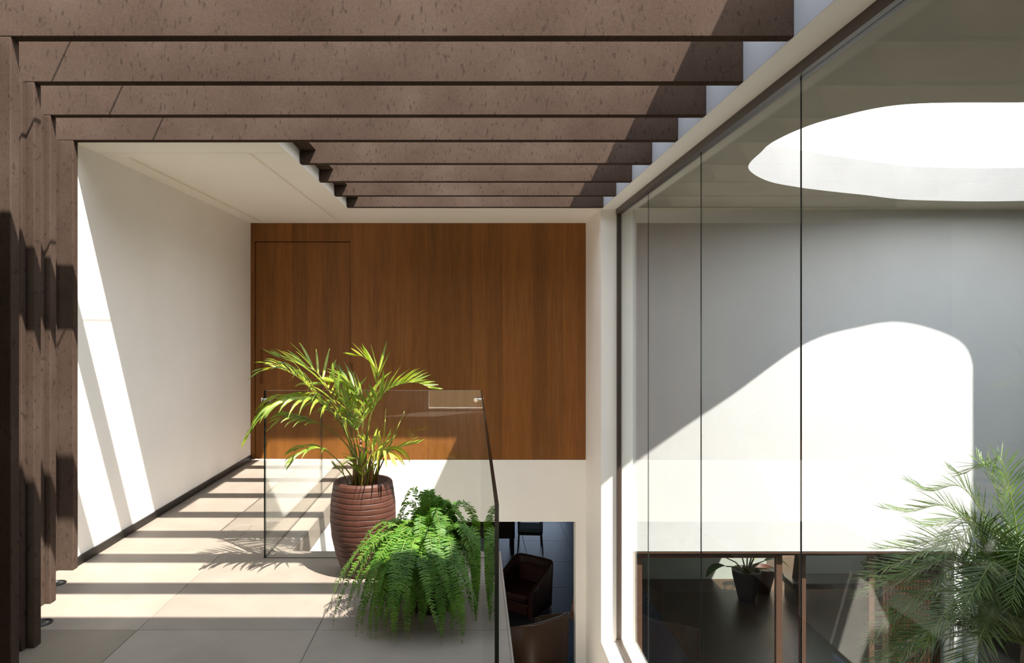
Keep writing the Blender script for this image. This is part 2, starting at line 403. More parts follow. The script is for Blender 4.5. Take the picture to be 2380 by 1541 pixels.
# solid roof over the camera's end of the gallery; dark room added beyond the posts to keep their glazing dark
struct(box('ceiling_entrance', -6.0, XR, -3.0, 2.245, ZC, ZT, M['ceil']), 'cream ceiling over the near end of the gallery', 'ceiling')
struct(box('ceiling_added_room', -6.0, -2.70, 2.245, 4.6, ZC, ZT, M['ceil']), 'ceiling of the dark room added behind the steel posts', 'ceiling')
struct(box('floor_added_room', -6.0, -3.4, -3.0, 4.6, -.3, -.004, M['stone2']), 'floor of the dark room added behind the steel posts', 'floor')
struct(box('wall_added_room', -6.2, -6.0, -3.0, 4.6, -.3, ZT, M['darkwall']), 'dark wall of the room added behind the posts', 'wall')
struct(box('wall_added_back', -6.0, -2.64, 4.4, 4.6, 0, ZC, M['darkwall']), 'dark end wall of the room added behind the posts', 'wall')
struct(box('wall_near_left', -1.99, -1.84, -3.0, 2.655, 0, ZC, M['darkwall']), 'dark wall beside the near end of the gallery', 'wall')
# wall behind the camera with two tall openings
wn_ = empty('wall_entrance', (0, -3.0, 0)); struct(wn_, 'white wall at the near end of the gallery', 'wall')
for (x0, x1, z0, z1) in ((-1.84, -.75, 0, ZC), (-.75, .35, 2.0, ZC), (.35, XR, 0, ZC), (-.75, .35, 0, .05)):
    box('wall_panel', x0, x1, -3.2, -3.0, z0, z1, M['white'], wn_)
struct(box('wall_for_reflection', -3.0, 2.5, -5.2, -5.0, ZL, 2.4, M['tan']), 'tan wall added behind the near end for the balustrade to reflect', 'wall')  # unseen wall added so the balustrade glass reflects tan
struct(box('wall_entrance_lower', -6.2, 1.5, -3.2, -3.0, ZL, -.3, M['white']), 'lower storey wall at the near end', 'wall')

# ---- lower floor, single tiles where they can be told apart
lf = empty('floor_lower', (0, 10, ZL)); struct(lf, 'grey tiled floor of the lower room', 'floor')
box('screed', -6.2, 9.0, -3.2, 16.0, ZL-.2, ZL-.0105, M['grout'], lf)
for i in range(5):
    for j in range(8):
        x0 = -1.48+i*.8; y0 = 6.9+j*1.1
        tile(x0, x0+.8, y0, y0+1.1, 'lowtile', lf, .010, ZL, .003)
box('floor_field', -6.2, 1.3, -3.2, 6.9, ZL-.0104, ZL, M['bouncestone'], lf)
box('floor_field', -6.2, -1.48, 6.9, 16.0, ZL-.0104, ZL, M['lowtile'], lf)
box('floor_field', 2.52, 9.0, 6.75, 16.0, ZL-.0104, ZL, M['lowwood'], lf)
# walls and ceilings of the lower room
struct(box('ceiling_lower', -6.2, 1.6, DB+.25, 16.0, -.68, -.45, M['ceil']), 'ceiling of the lower room beyond the void', 'ceiling')
struct(box('ceiling_lower_near', -6.2, XV-.25, -3.0, DB+.25, -.40, -.302, M['ceil']), 'ceiling of the lower room left of the void', 'ceiling')
struct(box('wall_lower_left', -1.68, -1.48, 7.45, 15.5, ZL, -.68, M['white']), 'white wall at the left of the lower room, striped by sun', 'wall')
struct(box('baseboard_lower', -1.48, -1.468, 7.45, 15.5, ZL, ZL+.06, M['black']), 'black skirting along the lower white wall', 'baseboard')
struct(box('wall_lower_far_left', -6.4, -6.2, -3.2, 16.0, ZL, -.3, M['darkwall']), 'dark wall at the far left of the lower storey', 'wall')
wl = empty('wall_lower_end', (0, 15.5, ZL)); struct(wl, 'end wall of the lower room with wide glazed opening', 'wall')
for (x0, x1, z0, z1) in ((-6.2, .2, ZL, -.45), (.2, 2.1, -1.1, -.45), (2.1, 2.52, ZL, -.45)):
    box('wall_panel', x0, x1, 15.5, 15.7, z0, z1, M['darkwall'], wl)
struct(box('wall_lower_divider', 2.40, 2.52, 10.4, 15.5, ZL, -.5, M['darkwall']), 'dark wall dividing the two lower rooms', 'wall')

# ---- courtyard beside the tall window
yw = empty('wall_courtyard', (3.8, 6.7, 0)); struct(yw, 'stucco courtyard wall with the round-topped patch of sunlight', 'wall')
DW = 6.70; ZLINT = -.722
box('wall_panel', 1.5525, 8.0, DW, DW+.22, ZLINT, 2.60, M['stucco'], yw)
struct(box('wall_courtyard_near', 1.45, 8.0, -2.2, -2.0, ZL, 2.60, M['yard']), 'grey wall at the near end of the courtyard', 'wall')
# roof slab with the free-form oval opening
hole_c = [(1.835, 4.22), (1.86, 4.42), (1.961, 4.894), (2.28, 5.33), (2.627, 5.575), (3.0, 5.76), (3.362, 5.915), (3.838, 6.132), (4.305, 6.205), (4.66, 6.225), (5.08, 6.187),
          (5.40, 6.125), (5.60, 6.02), (5.72, 5.90), (6.34, 5.31), (6.75, 4.85), (6.80, 4.4), (6.45, 3.85), (5.6, 3.52), (4.4, 3.44), (3.3, 3.43), (2.75, 3.453), (2.183, 3.486), (1.95, 3.72), (1.862, 3.95)]
def catmull(pts, n, closed=False):
    pts = [Vector(p) for p in pts]; N = len(pts); out = []
    rng = range(N) if closed else range(N-1)
    for i in rng:
        p1, p2 = pts[i], pts[(i+1) % N]
        p0 = pts[(i-1) % N] if (closed or i > 0) else p1*2-p2
        p3 = pts[(i+2) % N] if (closed or i+2 < N) else p2*2-p1
        for k in range(n):
            t = k/n
            out.append(.5*((2*p1)+(-p0+p2)*t+(2*p0-5*p1+4*p2-p3)*t*t+(-p0+3*p1-3*p2+p3)*t**3))
    if not closed: out.append(pts[-1])
    return out
hole = [(p.x, p.y) for p in catmull([(a, b, 0) for a, b in hole_c], 10, True)]
from mathutils.geometry import tessellate_polygon
outer = [(1.445, -2.0), (8.0, -2.0), (8.0, 6.92), (1.445, 6.92)]
allp = outer+hole
tris = tessellate_polygon([[Vector((x, y, 0)) for x, y in outer], [Vector((x, y, 0)) for x, y in hole]])
mb = MB(); n = len(allp); no = len(outer)
for z in (2.60, 2.90):
    mb.v += [(x, y, z) for x, y in allp]
for t in tris: mb.face(tuple(t)); mb.face(tuple(i+n for i in reversed(t)))
for k in range(no): k2 = (k+1) % no; mb.face((k, k2, n+k2, n+k))
for k in range(len(hole)):
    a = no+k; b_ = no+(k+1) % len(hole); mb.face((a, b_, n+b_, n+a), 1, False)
struct(mb.build('ceiling_courtyard', [M['soffit'], M['rim']]), 'grey courtyard roof slab pierced by a big oval opening', 'roof')
struct(box('courtyard_sky_blocker', 8.0, 8.2, -2.2, 6.92, ZL, 2.60, M['yard']), 'grey green wall added right of the courtyard to shut out sky light', 'wall')  # unseen wall added to cut the sky light in the courtyard
gl_ = struct(box('floor_courtyard', 1.545, 12.0, -6.0, 6.70, ZL-.12, ZL-.02, M['pave']), 'paved ground of the courtyard', 'ground')
struct(box('floor_lawn', 3.6, 7.0, 5.2, 6.66, ZL-.02, ZL+.004, M['grass']), 'patch of lawn at the foot of the courtyard wall', 'lawn')
struct(box('floor_ground', -40, 40, -40, 45, ZL-.4, ZL-.21, M['grass']), 'lawn around the house', 'ground')
struct(box('wall_garden', 8.6, 8.8, -6.0, 16.0, ZL, -.2, M['stucco']), 'low stucco garden wall beyond the courtyard', 'wall')
# room behind the courtyard doors
DR = 10.54
struct(box('wall_den_end', 2.52, 4.50, DR, DR+.12, ZL, -.5, M['greywall']), 'grey green wall behind the potted plants', 'wall')
struct(box('wall_den_pier', 5.05, 7.6, DR, DR+.12, ZL, -.5, M['greywall']), 'grey green wall right of the bright den window', 'wall')
struct(box('wall_den_right', 7.5, 7.6, 6.92, DR, ZL, -.5, M['darkwall']), 'dark right wall of the den', 'wall')
cd = empty('ceiling_den', (4.6, 8.7, -.5)); struct(cd, 'ceiling of the den with a roof light', 'ceiling')
for (x0, x1, y0, y1) in ((1.6, 4.55, 6.92, DR+.12), (5.6, 7.6, 6.92, DR+.12), (4.55, 5.6, 6.92, 9.2), (4.55, 5.6, 10.47, DR+.12), (1.6, 2.52, DR+.12, 15.7)):
    box('ceiling_panel', x0, x1, y0, y1, -.5, -.35, M['ceil'], cd)

# ---- big window
win = empty('window_1', (XG, 3, -1.585)); struct(win, 'tall frameless-jointed glazing between the gallery void and the courtyard', 'window')
wy0, wy1 = -2.9, 6.655
box('frame_rail', XG-.028, XG+.028, wy0, wy1, ZC-.05, ZC-.001, M['frame'], win)
box('frame_rail', XG-.028, XG+.028, wy0, wy1, -1.584, -1.552, M['frame'], win)
box('frame_stile', XG-.022, XG+.022, 6.625, wy1, -1.552, ZC-.05, M['frame'], win)
js = [wy0, -2.18, -.90, .39, 1.675, 2.964, 4.26, 5.54, 6.628]
def pane(name, x0, x1, y0, y1, z0, z1, par, gm='bigglass', axis='x', edge='edge', top=None):
    mb = MB(); b = 0
    mb.box(x0, x1, y0, y1, z0, z1)
    for k in range(6): mb.m[k] = 1
    mb.m[1] = 2
    for k in ((3, 5) if axis == 'x' else (2, 4)): mb.m[k] = 0
    c = Vector(((x0+x1)/2, (y0+y1)/2, z0))
    o = mb.build(name, [M[gm], M[edge], M[top or edge]], None, tuple(c)); o.parent = par; o.location = c-world_loc(par); return o
for a, b_ in zip(js[:-1], js[1:]):
    pane('pane', XG-.004, XG+.004, a+.0016, b_-.0016, -1.552, ZC-.05, win, edge='bigglass')
for j in js[1:-1]: box('joint', XG-.0032, XG+.0032, j-.0016, j+.0016, -1.552, ZC-.05, M['joint'], win)

w5 = empty('window_5', (1.15, 15.55, ZL)); struct(w5, 'unseen far window of the lower room, pane added to tint its light blue', 'window')
pane('pane', .2, 2.1, 15.58, 15.59, ZL, -1.1, w5, 'skytint', 'y')
# ---- courtyard sliding doors
hd = empty('door_frame', (3.2, DW, ZLINT)); struct(hd, 'brown frame head and jamb around the courtyard doors', 'door frame')
xj = 1.553; xe = 4.68
box('frame_head', xj, xe, DW+.004, DW+.20, ZLINT-.022, ZLINT, M['doorframe'], hd)
box('frame_head', xj, xe, DW+.03, DW+.20, ZLINT-.05, ZLINT-.022, M['frame'], hd)
box('frame_jamb', xj, xj+.035, DW+.004, DW+.20, ZL, ZLINT-.022, M['doorframe'], hd)
def sliding(name, x0, x1, y, label, st=.062):
    t = empty(name, ((x0+x1)/2, y, ZL)); struct(t, label, 'door')
    z1 = ZLINT-.051
    box('stile', x0, x0+st, y, y+.045, ZL, z1, M['doorframe'], t, .003); box('stile', x1-st, x1, y, y+.045, ZL, z1, M['doorframe'], t, .003)
    box('rail', x0+st, x1-st, y, y+.045, z1-.035, z1, M['doorframe'], t, .003); box('rail', x0+st, x1-st, y, y+.045, ZL, ZL+.07, M['doorframe'], t, .003)
    pane('pane', x0+st, x1-st, y+.016, y+.024, ZL+.07, z1-.035, t, 'bigglass', 'y')
    return t
sliding('door_2', 1.605, 3.045, DW+.06, 'brown sliding glass door in front of the potted plants')
sliding('door_3', 3.255, 3.99, DW+.13, 'brown sliding glass door right of the potted plants', .055)
sp = empty('slat_screen', (4.4, DW+.14, ZL), 0, 'brown vertical slat screen behind the courtyard palm', 'screen')
for k in range(17): box('slat', 4.07+k*.034, 4.07+k*.034+.028, DW+.13, DW+.155, ZL, ZLINT-.052, M['slat'], sp, .002)
box('backing', 4.06, 4.655, DW+.156, DW+.17, ZL, ZLINT-.052, M['darkwood'], sp)
struct(box('trim_2', 4.69, 4.765, DW+.0, DW+.2, ZL, ZLINT, M['stucco']), 'white post right of the slat screen', 'post')
struct(box('trim_3', 4.84, 4.92, DW+.0, DW+.2, ZL, ZLINT, M['stucco']), 'outer white post beside the courtyard palm', 'post')
struct(box('wall_courtyard_pier', 5.6, 8.0, DW, DW+.22, ZL, ZLINT, M['stucco']), 'stucco pier right of the white posts', 'wall')

# ================================================================= SKYLIGHT STEELWORK
posts_in = [-1.784, -2.0115, -2.244, -2.413]
ords = ['nearest', 'second', 'third', 'fourth']
for i in range(4):
    y = BEAM[i]; xi = posts_in[i]
    t = empty('portal_frame', (xi, y, 0), 0, ['first brown metal portal frame, beam across the top of the picture', 'second brown metal portal frame from the top of the picture',
              'third brown metal portal frame from the top of the picture', 'fourth brown metal portal frame, its post against the white wall'][i], 'portal frame', 'brown skylight portal frames')
    box('beam', xi-.22, XR-.003, y, y+BT, ZC, ZT, M['clad'], t, .003)
    box('post', xi-.22, xi, y, y+BT, 0.0005, ZC, M['clad'], t, .003)
for i in range(4, 8):
    y = BEAM[i]
    o = box('skylight_beam', XV+.002, XR-.003, y, y+BT, ZC, ZT, M['clad'], None, .003)
    tag(o, ['brown skylight beam next behind the last portal frame', 'second brown skylight beam behind the portal frames', 'third brown skylight beam behind the portal frames, last but one',
            'farthest brown skylight beam beside the timber wall ceiling'][i-4], 'beam', 'brown skylight beams over the void')
segs = [(BEAM[k]+BT+.001, BEAM[k+1]-.001) for k in range(3, 7)]
for k, (a, b_) in enumerate(segs):
    o = box('skylight_rail', XV+.002, XV+.112, a, b_, ZC+.092, ZT, M['clad'], None, .002)
    tag(o, 'short brown rail between skylight beams along the plaster ceiling, ' + ['nearest of four', 'second of four', 'third of four', 'farthest of four'][k], 'rail', 'brown edge rails of the skylight')
rod = MB().tube([(-1.80, 2.4, ZT+.005), (-1.80, 4.21, ZT+.005)], .005, 8).build('cable', M['black'])
tag(rod, 'thin black cable lying across the portal frames', 'cable')
# narrow glazing between the posts
for i in range(3):
    y0 = BEAM[i]+BT; y1 = BEAM[i+1]; xi = posts_in[i+1]
    fx = [(-2.105, -2.048), (-2.345, -2.273), (-2.575, -2.506)][i]
    t = empty('window_%d' % (i+2), (fx[0], y0, 0)); struct(t, 'narrow side glazing between brown posts, ' + ['nearest', 'middle', 'farthest'][i] + ' of three', 'window')
    box('frame_jamb', fx[0], fx[1], y1-.032, y1-.001, 0.001, ZC-.001, M['clad'], t, .002)
    box('frame_sill', fx[0]+.004, fx[0]+.045, y0, y1-.033, 0.001, .05, M['clad'], t, .002)
    pane('pane', fx[0]+.02, fx[0]+.028, y0, y1-.033, .05, ZC-.001, t, 'bigglass')

# in-floor uplights
for (cx, cy_, lab) in ((P(132, 1356, 3.952).x, 3.952, 'round black floor uplight by the fourth post, half in sun'), (P(98, 1448, 3.428).x, 3.428, 'round black floor uplight by the third post, in shade')):
    t = empty('floor_uplight', (cx, cy_, 0), 0, lab, 'light', 'in-floor uplights')
    MB().lathe([(.050, 0.0005), (.050, .003), (.047, .004), (.036, .004), (.035, .001)], 40).build('ring', M['chrome_dark'], t)
    MB().lathe([(.035, .001), (.035, .0022), (.012, .0035), (.0, .0036)], 40).build('lens', M['lens'], t)

# ================================================================= GLASS BALUSTRADE
bal = empty('glass_balustrade', (-.6, 4.38, 0), 0, 'clear glass balustrade around the void behind the potted palm', 'balustrade')
HB = 1.066; XL = -1.326; XRG = .052
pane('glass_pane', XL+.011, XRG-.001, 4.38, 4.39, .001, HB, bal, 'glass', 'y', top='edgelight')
pane('glass_pane', XL, XL+.010, 4.378, 6.028, .001, HB, bal, 'glass', 'x')
pane('glass_pane', XL, XL+.010, 6.034, DB-.004, .001, HB, bal, 'glass', 'x')
pane('glass_pane', XRG, XRG+.010, 1.61, 4.392, .001, HB, bal, 'glass', 'x')
zc_ = P(628, 928, 4.38).z
for sx, xx in ((1, XL+.005), (-1, XRG+.005)):
    t = MB()
    x2 = xx+sx*.036
    t.tube([(xx-sx*.010, 4.36, zc_), (xx+sx*.030, 4.36, zc_)], .0085, 16); t.tube([(x2, 4.33, zc_), (x2, 4.372, zc_)], .0125, 20)
    t.tube([(x2, 4.372, zc_), (x2, 4.402, zc_)], .006, 12); t.tube([(x2, 4.392, zc_), (x2, 4.400, zc_)], .014, 20); t.tube([(xx-sx*.013, 4.36, zc_), (xx-sx*.007, 4.36, zc_)], .014, 20)
    o = t.build('corner_connector', M['steel'], None); o.parent = bal; o.location -= Vector(bal.location)
    o['label'] = 'polished steel corner connector'

# ================================================================= PLANTS
def frond_mesh(mb, pts, nl, L, wd, mi_leaf=0, mi_stem=1, t0=.3, ang=(40, 62), droop=.25, lift=.15, rs=.005, seg=5, up=None, rnd=.12, prof=None, sides=(-1, 1), fold=.25, pair_jit=.3):
    cur = catmull(pts, 10); N = len(cur)
    cum = [0]
    for i in range(1, N): cum.append(cum[-1]+(cur[i]-cur[i-1]).length)
    tot = cum[-1]
    mb.tube(cur, [rs*(1-.85*c/tot) for c in cum], 5, mi_stem, False)
    def at(t):
        s = t*tot
        for i in range(1, N):
            if cum[i] >= s:
                k = (s-cum[i-1])/max(1e-9, cum[i]-cum[i-1]); return cur[i-1].lerp(cur[i], k), (cur[i]-cur[i-1]).normalized()
        return cur[-1], (cur[-1]-cur[-2]).normalized()
    U = Vector(up) if up else Vector((0, 0, 1))
    for j in range(nl):
        f = (j+.5)/nl
        for sd_ in sides:
            ff = min(1, max(0, f+random.uniform(-pair_jit, pair_jit)/nl)); t = t0+(1-t0)*ff
            p, tg = at(min(t, .999))
            side = tg.cross(U)
            if side.length < .1: side = tg.cross(Vector((1, 0, 0)))
            side.normalize(); nu = side.cross(tg).normalized()
            a = math.radians(ang[0]+(ang[1]-ang[0])*ff+random.uniform(-7, 7))
            dr = side*sd_*math.cos(a)+tg*math.sin(a)+nu*(lift+random.uniform(-rnd, rnd)); dr.normalize()
            ll = L*((prof(ff)) if prof else (.55+.45*math.sin(math.pi*min(1, ff*1.1+.12)))*(1-.35*ff))*random.uniform(.86, 1.08)
            ww = wd*random.uniform(.8, 1.1)*min(1, .25+1.5*ll/L)
            b = len(mb.v); q = p.copy(); dcur = dr.copy()
            for k in range(seg+1):
                tt = k/seg
                wv = tg-dcur*tg.dot(dcur)
                wv = wv.normalized() if wv.length > .05 else nu
                nn = dcur.cross(wv).normalized()
                hw = ww*.5*(max(.22, math.sin(math.pi*min(1, tt*.82+.16))) if k < seg else .02)
                mb.v += [tuple(q-wv*hw+nn*hw*fold), tuple(q), tuple(q+wv*hw+nn*hw*fold)]
                if k < seg:
                    q = q+dcur*(ll/seg); dcur = (dcur+Vector((0, 0, -1))*droop*(.4+tt)*(ll/.25)*.6).normalized()
            for k in range(seg):
                i0 = b+k*3; mb.face((i0, i0+1, i0+4, i0+3), mi_leaf, True); mb.face((i0+1, i0+2, i0+5, i0+4), mi_leaf, True)

# ---- potted areca palm
PD = 4.13; PX = P(844, 1115, PD).x; PS = PD/F
pp = empty('potted_palm', (PX, PD, 0), 0, 'tall feathery palm in a ribbed red brown pot in front of the glass', 'potted plant')
HP = .555
def pr(z):      # outer radius of the pot
    t = z/HP
    ks = [(0, .118), (.1, .138), (.25, .166), (.42, .187), (.6, .1955), (.75, .193), (.88, .184), (1, .174)]
    for (a, ra), (b, rb) in zip(ks[:-1], ks[1:]):
        if t <= b:
            k = (t-a)/(b-a); k = k*k*(3-2*k)*.3+k*.7; return ra+(rb-ra)*k
    return ks[-1][1]
prof_ = [(.0, 0.0005), (pr(0)-.006, 0.0005), (pr(0), .006)]
nb = 17; z = .012
for k in range(nb):
    z0 = .012+(HP-.02)*k/nb; z1 = .012+(HP-.02)*(k+1)/nb
    prof_ += [(pr(z0)-.006, z0+.0008), (pr(z0+.0016)-.0006, z0+.0016), (pr(z0+.004), z0+.004), (pr((z0+z1)/2), (z0+z1)/2), (pr(z1-.004), z1-.004), (pr(z1-.0016)-.0006, z1-.0016), (pr(z1)-.006, z1-.0008)]
prof_ += [(pr(HP)-.004, HP-.004), (pr(HP)-.010, HP), (pr(HP)-.020, HP), (pr(HP)-.026, HP-.006), (pr(HP)-.028, HP-.045), (.0, HP-.05)]
pot = MB().lathe(prof_, 72, close_bottom=False)
# tilt each groove a little so that the bands wander like hand-cut ones
for i, (x, y, zz) in enumerate(pot.v):
    th = math.atan2(y, x); r_ = math.hypot(x, y)
    if .02 < zz < HP-.02 and r_ > .1: pot.v[i] = (x, y, zz+.0016*math.sin(2*th+zz*31)+.0010*math.sin(5*th+zz*77))
pot.build('pot', M['pot'], pp)
so = MB().lathe([(.147, HP-.047), (.09, HP-.040), (.0, HP-.036)], 32); so.build('soil', M['soil'], pp)
def PP(px, py, dd=0.0): return P(px, py, PD+dd)-Vector((PX, PD, 0))
def stem(base_dx, base_dy): return Vector((base_dx, base_dy, HP-.045))
def addfrond(pts, nl, L, wd, leafm='areca', **k):
    mb = MB(); frond_mesh(mb, pts, nl, L, wd, seg=7, **k)
    mb.v = [(x, min(y, .236), z_) if z_ < 1.075 else (x, y, z_) for x, y, z_ in mb.v]        # leaves bend off the glass pane behind
    return mb.build('frond', [M[leafm], M['arecastem']], pp)
B = lambda dx, dy=0: Vector((dx, dy, HP-.04))
addfrond([B(-.02), PP(822, 1050, -.02), PP(790, 965, -.06), PP(750, 935, -.10), PP(700, 882, -.14), PP(645, 855, -.18), PP(612, 862, -.2)], 13, 0.338, .020, t0=.45, ang=(42, 78), droop=.45, lift=.25)
addfrond([B(-.03, .03), PP(815, 1040, .02), PP(785, 950, .06), PP(752, 885, .10), PP(725, 858, .12), PP(672, 838, .14), PP(640, 828, .15)], 11, 0.312, .020, t0=.5, ang=(40, 73), droop=.12, lift=.30)
addfrond([B(-.05), PP(820, 1060, -.04), PP(795, 990, -.10), PP(752, 943, -.16), PP(712, 929, -.2), PP(664, 930, -.24), PP(617, 957, -.28), PP(585, 1000, -.3)], 16, 0.351, .021, t0=.36, ang=(47, 80), droop=.55, lift=.15)
addfrond([B(-.04, -.02), PP(815, 1050, -.06), PP(765, 997, -.12), PP(696, 969, -.18), PP(665, 967, -.2), PP(640, 985, -.2)], 8, 0.221, .017, t0=.62, ang=(47, 78), droop=.5, lift=.1)
addfrond([B(-.06, -.03), PP(812, 1100, -.06), PP(768, 1055, -.12), PP(740, 1043, -.15), PP(705, 1050, -.18), PP(680, 1072, -.2)], 7, 0.273, .018, t0=.5, ang=(47, 80), droop=.5, lift=.1)
addfrond([B(0, .03), PP(840, 1040, .05), PP(846, 945, .08), PP(836, 920, .09), PP(808, 893, .10), PP(775, 888, .12), PP(745, 893, .12)], 11, 0.286, .021, t0=.45, ang=(52, 78), droop=.2, lift=.25)
addfrond([B(.02), PP(852, 1040, 0), PP(862, 960, 0), PP(880, 873, .02), PP(868, 850, .02), PP(845, 830, 0), PP(825, 826, 0)], 7, 0.260, .021, t0=.68, ang=(42, 78), droop=.06, lift=.25)
addfrond([B(.02, -.02), PP(850, 1045, -.04), PP(858, 976, -.06), PP(887, 920, -.08), PP(920, 897, -.1), PP(965, 889, -.12), PP(1006, 905, -.13)], 16, 0.260, .019, t0=.5, ang=(42, 70), droop=.14, lift=.35)
addfrond([B(0, -.04), PP(836, 1060, -.08), PP(820, 985, -.12), PP(806, 940, -.14), PP(798, 918, -.15)], 10, 0.208, .022, t0=.62, ang=(37, 63), droop=.8, lift=.1)
addfrond([B(-.01, -.04), PP(830, 1060, -.08), PP(806, 970, -.12), PP(780, 900, -.13), PP(770, 860, -.13)], 5, 0.169, .020, t0=.75, ang=(47, 73), droop=.1, lift=.2)
addfrond([B(.03, -.05), PP(862, 1080, -.08), PP(880, 1050, -.12), PP(896, 1047, -.15), PP(915, 1062, -.18)], 6, 0.260, .020, 'arecayellow', t0=.55, ang=(32, 73), droop=.9, lift=.05)
addfrond([B(.05, .0), PP(872, 1085, 0), PP(895, 1056, 0), PP(935, 1038, 0), PP(968, 1030, 0)], 6, 0.208, .016, t0=.4, ang=(57, 80), droop=.1, lift=.15)
addfrond([B(.04, .04), PP(868, 1070, .04), PP(862, 1035, .05), PP(850, 1022, .05), PP(836, 1020, .05)], 8, 0.195, .016, t0=.35, ang=(37, 68), droop=.25, lift=.15)
addfrond([B(.05, .05), PP(880, 1080, .06), PP(890, 1045, .08), PP(905, 1015, .1)], 5, 0.195, .016, t0=.35, ang=(47, 73), droop=.25, lift=.1)
addfrond([B(.0, -.08), PP(842, 1100, -.1), PP(836, 1072, -.12), PP(822, 1066, -.14), PP(806, 1072, -.15)], 7, 0.182, .017, t0=.3, ang=(42, 73), droop=.3, lift=.1)
addfrond([B(-.08, -.02), PP(800, 1105, -.04), PP(783, 1088, -.06), PP(776, 1082, -.07)], 4, 0.143, .013, t0=.4, ang=(57, 78), droop=.0, lift=.1)
addfrond([B(-.02, .06), PP(838, 1030, .08), PP(818, 960, .12), PP(806, 905, .15), PP(790, 868, .16)], 10, 0.260, .019, t0=.45, ang=(52, 76), droop=.25, lift=.15)
for (a, b_) in (((891, 1042), (897, 950)), ((899, 1053), (940, 956))):
    o = MB().tube([B(.05), PP(*a), PP(*b_)], [.005, .0038, .002], 6).build('spear_leaf', M['arecayellow' if a[0] == 891 else 'arecastem'], pp)
for (dx, dy, px, py, r) in ((-.045, -.01, 824, 1030, .016), (-.015, .02, 838, 1020, .017), (.0, -.045, 846, 1040, .014), (.025, .01, 862, 1045, .015), (.07, .03, 884, 1060, .009), (.045, -.02, 866, 1075, .010)):
    e = PP(px, py, dy); b0 = B(dx, dy); b0.z = HP-.05
    MB().tube([b0, b0.lerp(e, .35)+Vector((0, 0, .0)), b0.lerp(e, .7), e], [r, r*.92, r*.7, r*.35], 10).build('stem', M['sheath'], pp)

# ---- Boston fern
FX, FD = P(1000, 1400, 3.62).x, 3.62
fe = empty('potted_fern', (FX, FD, 0), 0, 'bushy green fern cascading to the floor beside the pot', 'potted plant')
MB().lathe([(.0, .0005), (.10, .0005), (.135, .28), (.14, .30), (.128, .30), (.12, .27), (.0, .27)], 40, close_bottom=False).build('pot', M['darkpot'], fe)
MB().lathe([(.121, .272), (.06, .285), (0, .288)], 24).build('soil', M['soil'], fe)
rf = random.Random(21)
def fern_frond(th, reach, rise, drop, z0=.29, nl=50, L=.044, bend=None):
    bend = rf.uniform(-.45, .45) if bend is None else bend
    def q(r, z_, k):
        a = th+bend*k; return Vector((min(math.cos(a)*r, .238), math.sin(a)*r, z_))
    pts = [q(.03, z0, 0), q(reach*.28, z0+rise*.75, .2), q(reach*.55, z0+rise, .45), q(reach*.82, z0+rise*.55-drop*.25, .75), q(reach, max(.014, z0+rise*.1-drop*.72), 1), q(reach*1.03, max(.010, z0-drop), 1.1)]
    mb = MB(); random.seed(int(rf.random()*1e6))
    frond_mesh(mb, pts, nl, L, .0100, t0=.10, ang=(8, 32), droop=.35, lift=rf.uniform(-.05, .12), rs=.0024, seg=3, rnd=.22, prof=lambda f: (.55+.45*min(1, f*4))*(1-f**2.0*.90), fold=.2, pair_jit=.25)
    mb.v = [(min(x, .266), y, max(z_, .004)) for x, y, z_ in mb.v]
    mb.build('frond', [M['fern'], M['fernstem']], fe)
for k in range(150):
    th = rf.uniform(0, 2*math.pi); tier = k % 5
    if tier == 0: fern_frond(th, rf.uniform(.14, .30), rf.uniform(.14, .26), rf.uniform(-.08, .08))
    elif tier == 1: fern_frond(th, rf.uniform(.26, .42), rf.uniform(.08, .18), rf.uniform(.10, .26))
    elif tier == 2: fern_frond(th, rf.uniform(.34, .49), rf.uniform(.05, .14), rf.uniform(.22, .285))
    elif tier == 3: fern_frond(th, rf.uniform(.22, .36), rf.uniform(.04, .12), rf.uniform(.24, .285))
    else: fern_frond(math.pi+rf.uniform(-.2, 1.9), rf.uniform(.28, .50), rf.uniform(.06, .18), rf.uniform(.18, .285))
for deg, rch, ri, dp_ in ((118, .16, .30, -.10), (60, .12, .28, -.08), (100, .10, .31, -.12), (20, .36, .24, .02), (150, .22, .32, .0), (40, .38, .22, .06), (175, .20, .26, -.06), (80, .2, .24, -.02),
                        (200, .52, .12, .285), (215, .52, .13, .285), (228, .48, .13, .285), (185, .47, .16, .27), (262, .45, .10, .285), (285, .44, .08, .285), (300, .46, .08, .285), (240, .44, .14, .285)):
    fern_frond(math.radians(deg), rch, ri, dp_, L=.050, nl=52, bend=rf.uniform(-.2, .2))

# ---- courtyard date palm
DPX, DPD = P(2395, 1420, 4.6).x, 4.6; DPZ = P(2395, 1485, 4.6).z
dp = empty('date_palm', (DPX, DPD, ZL), 0, 'feathery green palm growing in the courtyard beyond the window', 'palm')
tp = []; tr_ = []
for k in range(13):
    t = k/12; tp.append((.04*math.sin(t*2.2), .03*math.sin(t*3), (DPZ-ZL)*t-.02)); tr_.append(.085-.02*t+(.012 if k % 2 else 0))
MB().tube(tp, tr_, 14).build('trunk', M['trunk'], dp)
rp = random.Random(5)
def date_frond(th, reach, rise, tipz, nl=56, L=.30):
    c, s_ = math.cos(th), math.sin(th); z0 = DPZ-ZL
    q = lambda r, z_: Vector((c*r, s_*r, z0+z_))
    pts = [q(.02, -.04), q(reach*.25, rise*.62), q(reach*.52, rise), q(reach*.8, rise*.6+tipz*.35), q(reach, tipz)]
    mb = MB(); random.seed(int(rp.random()*1e6))
    frond_mesh(mb, pts, nl, L, .0085, t0=.16, ang=(25, 62), droop=.12, lift=.22, rs=.008, seg=4, rnd=.16, prof=lambda f: (.45+.55*math.sin(math.pi*min(1, f*.85+.18)))*(1-.25*f), fold=.3)
    mb.build('frond', [M['date'], M['fernstem']], dp)
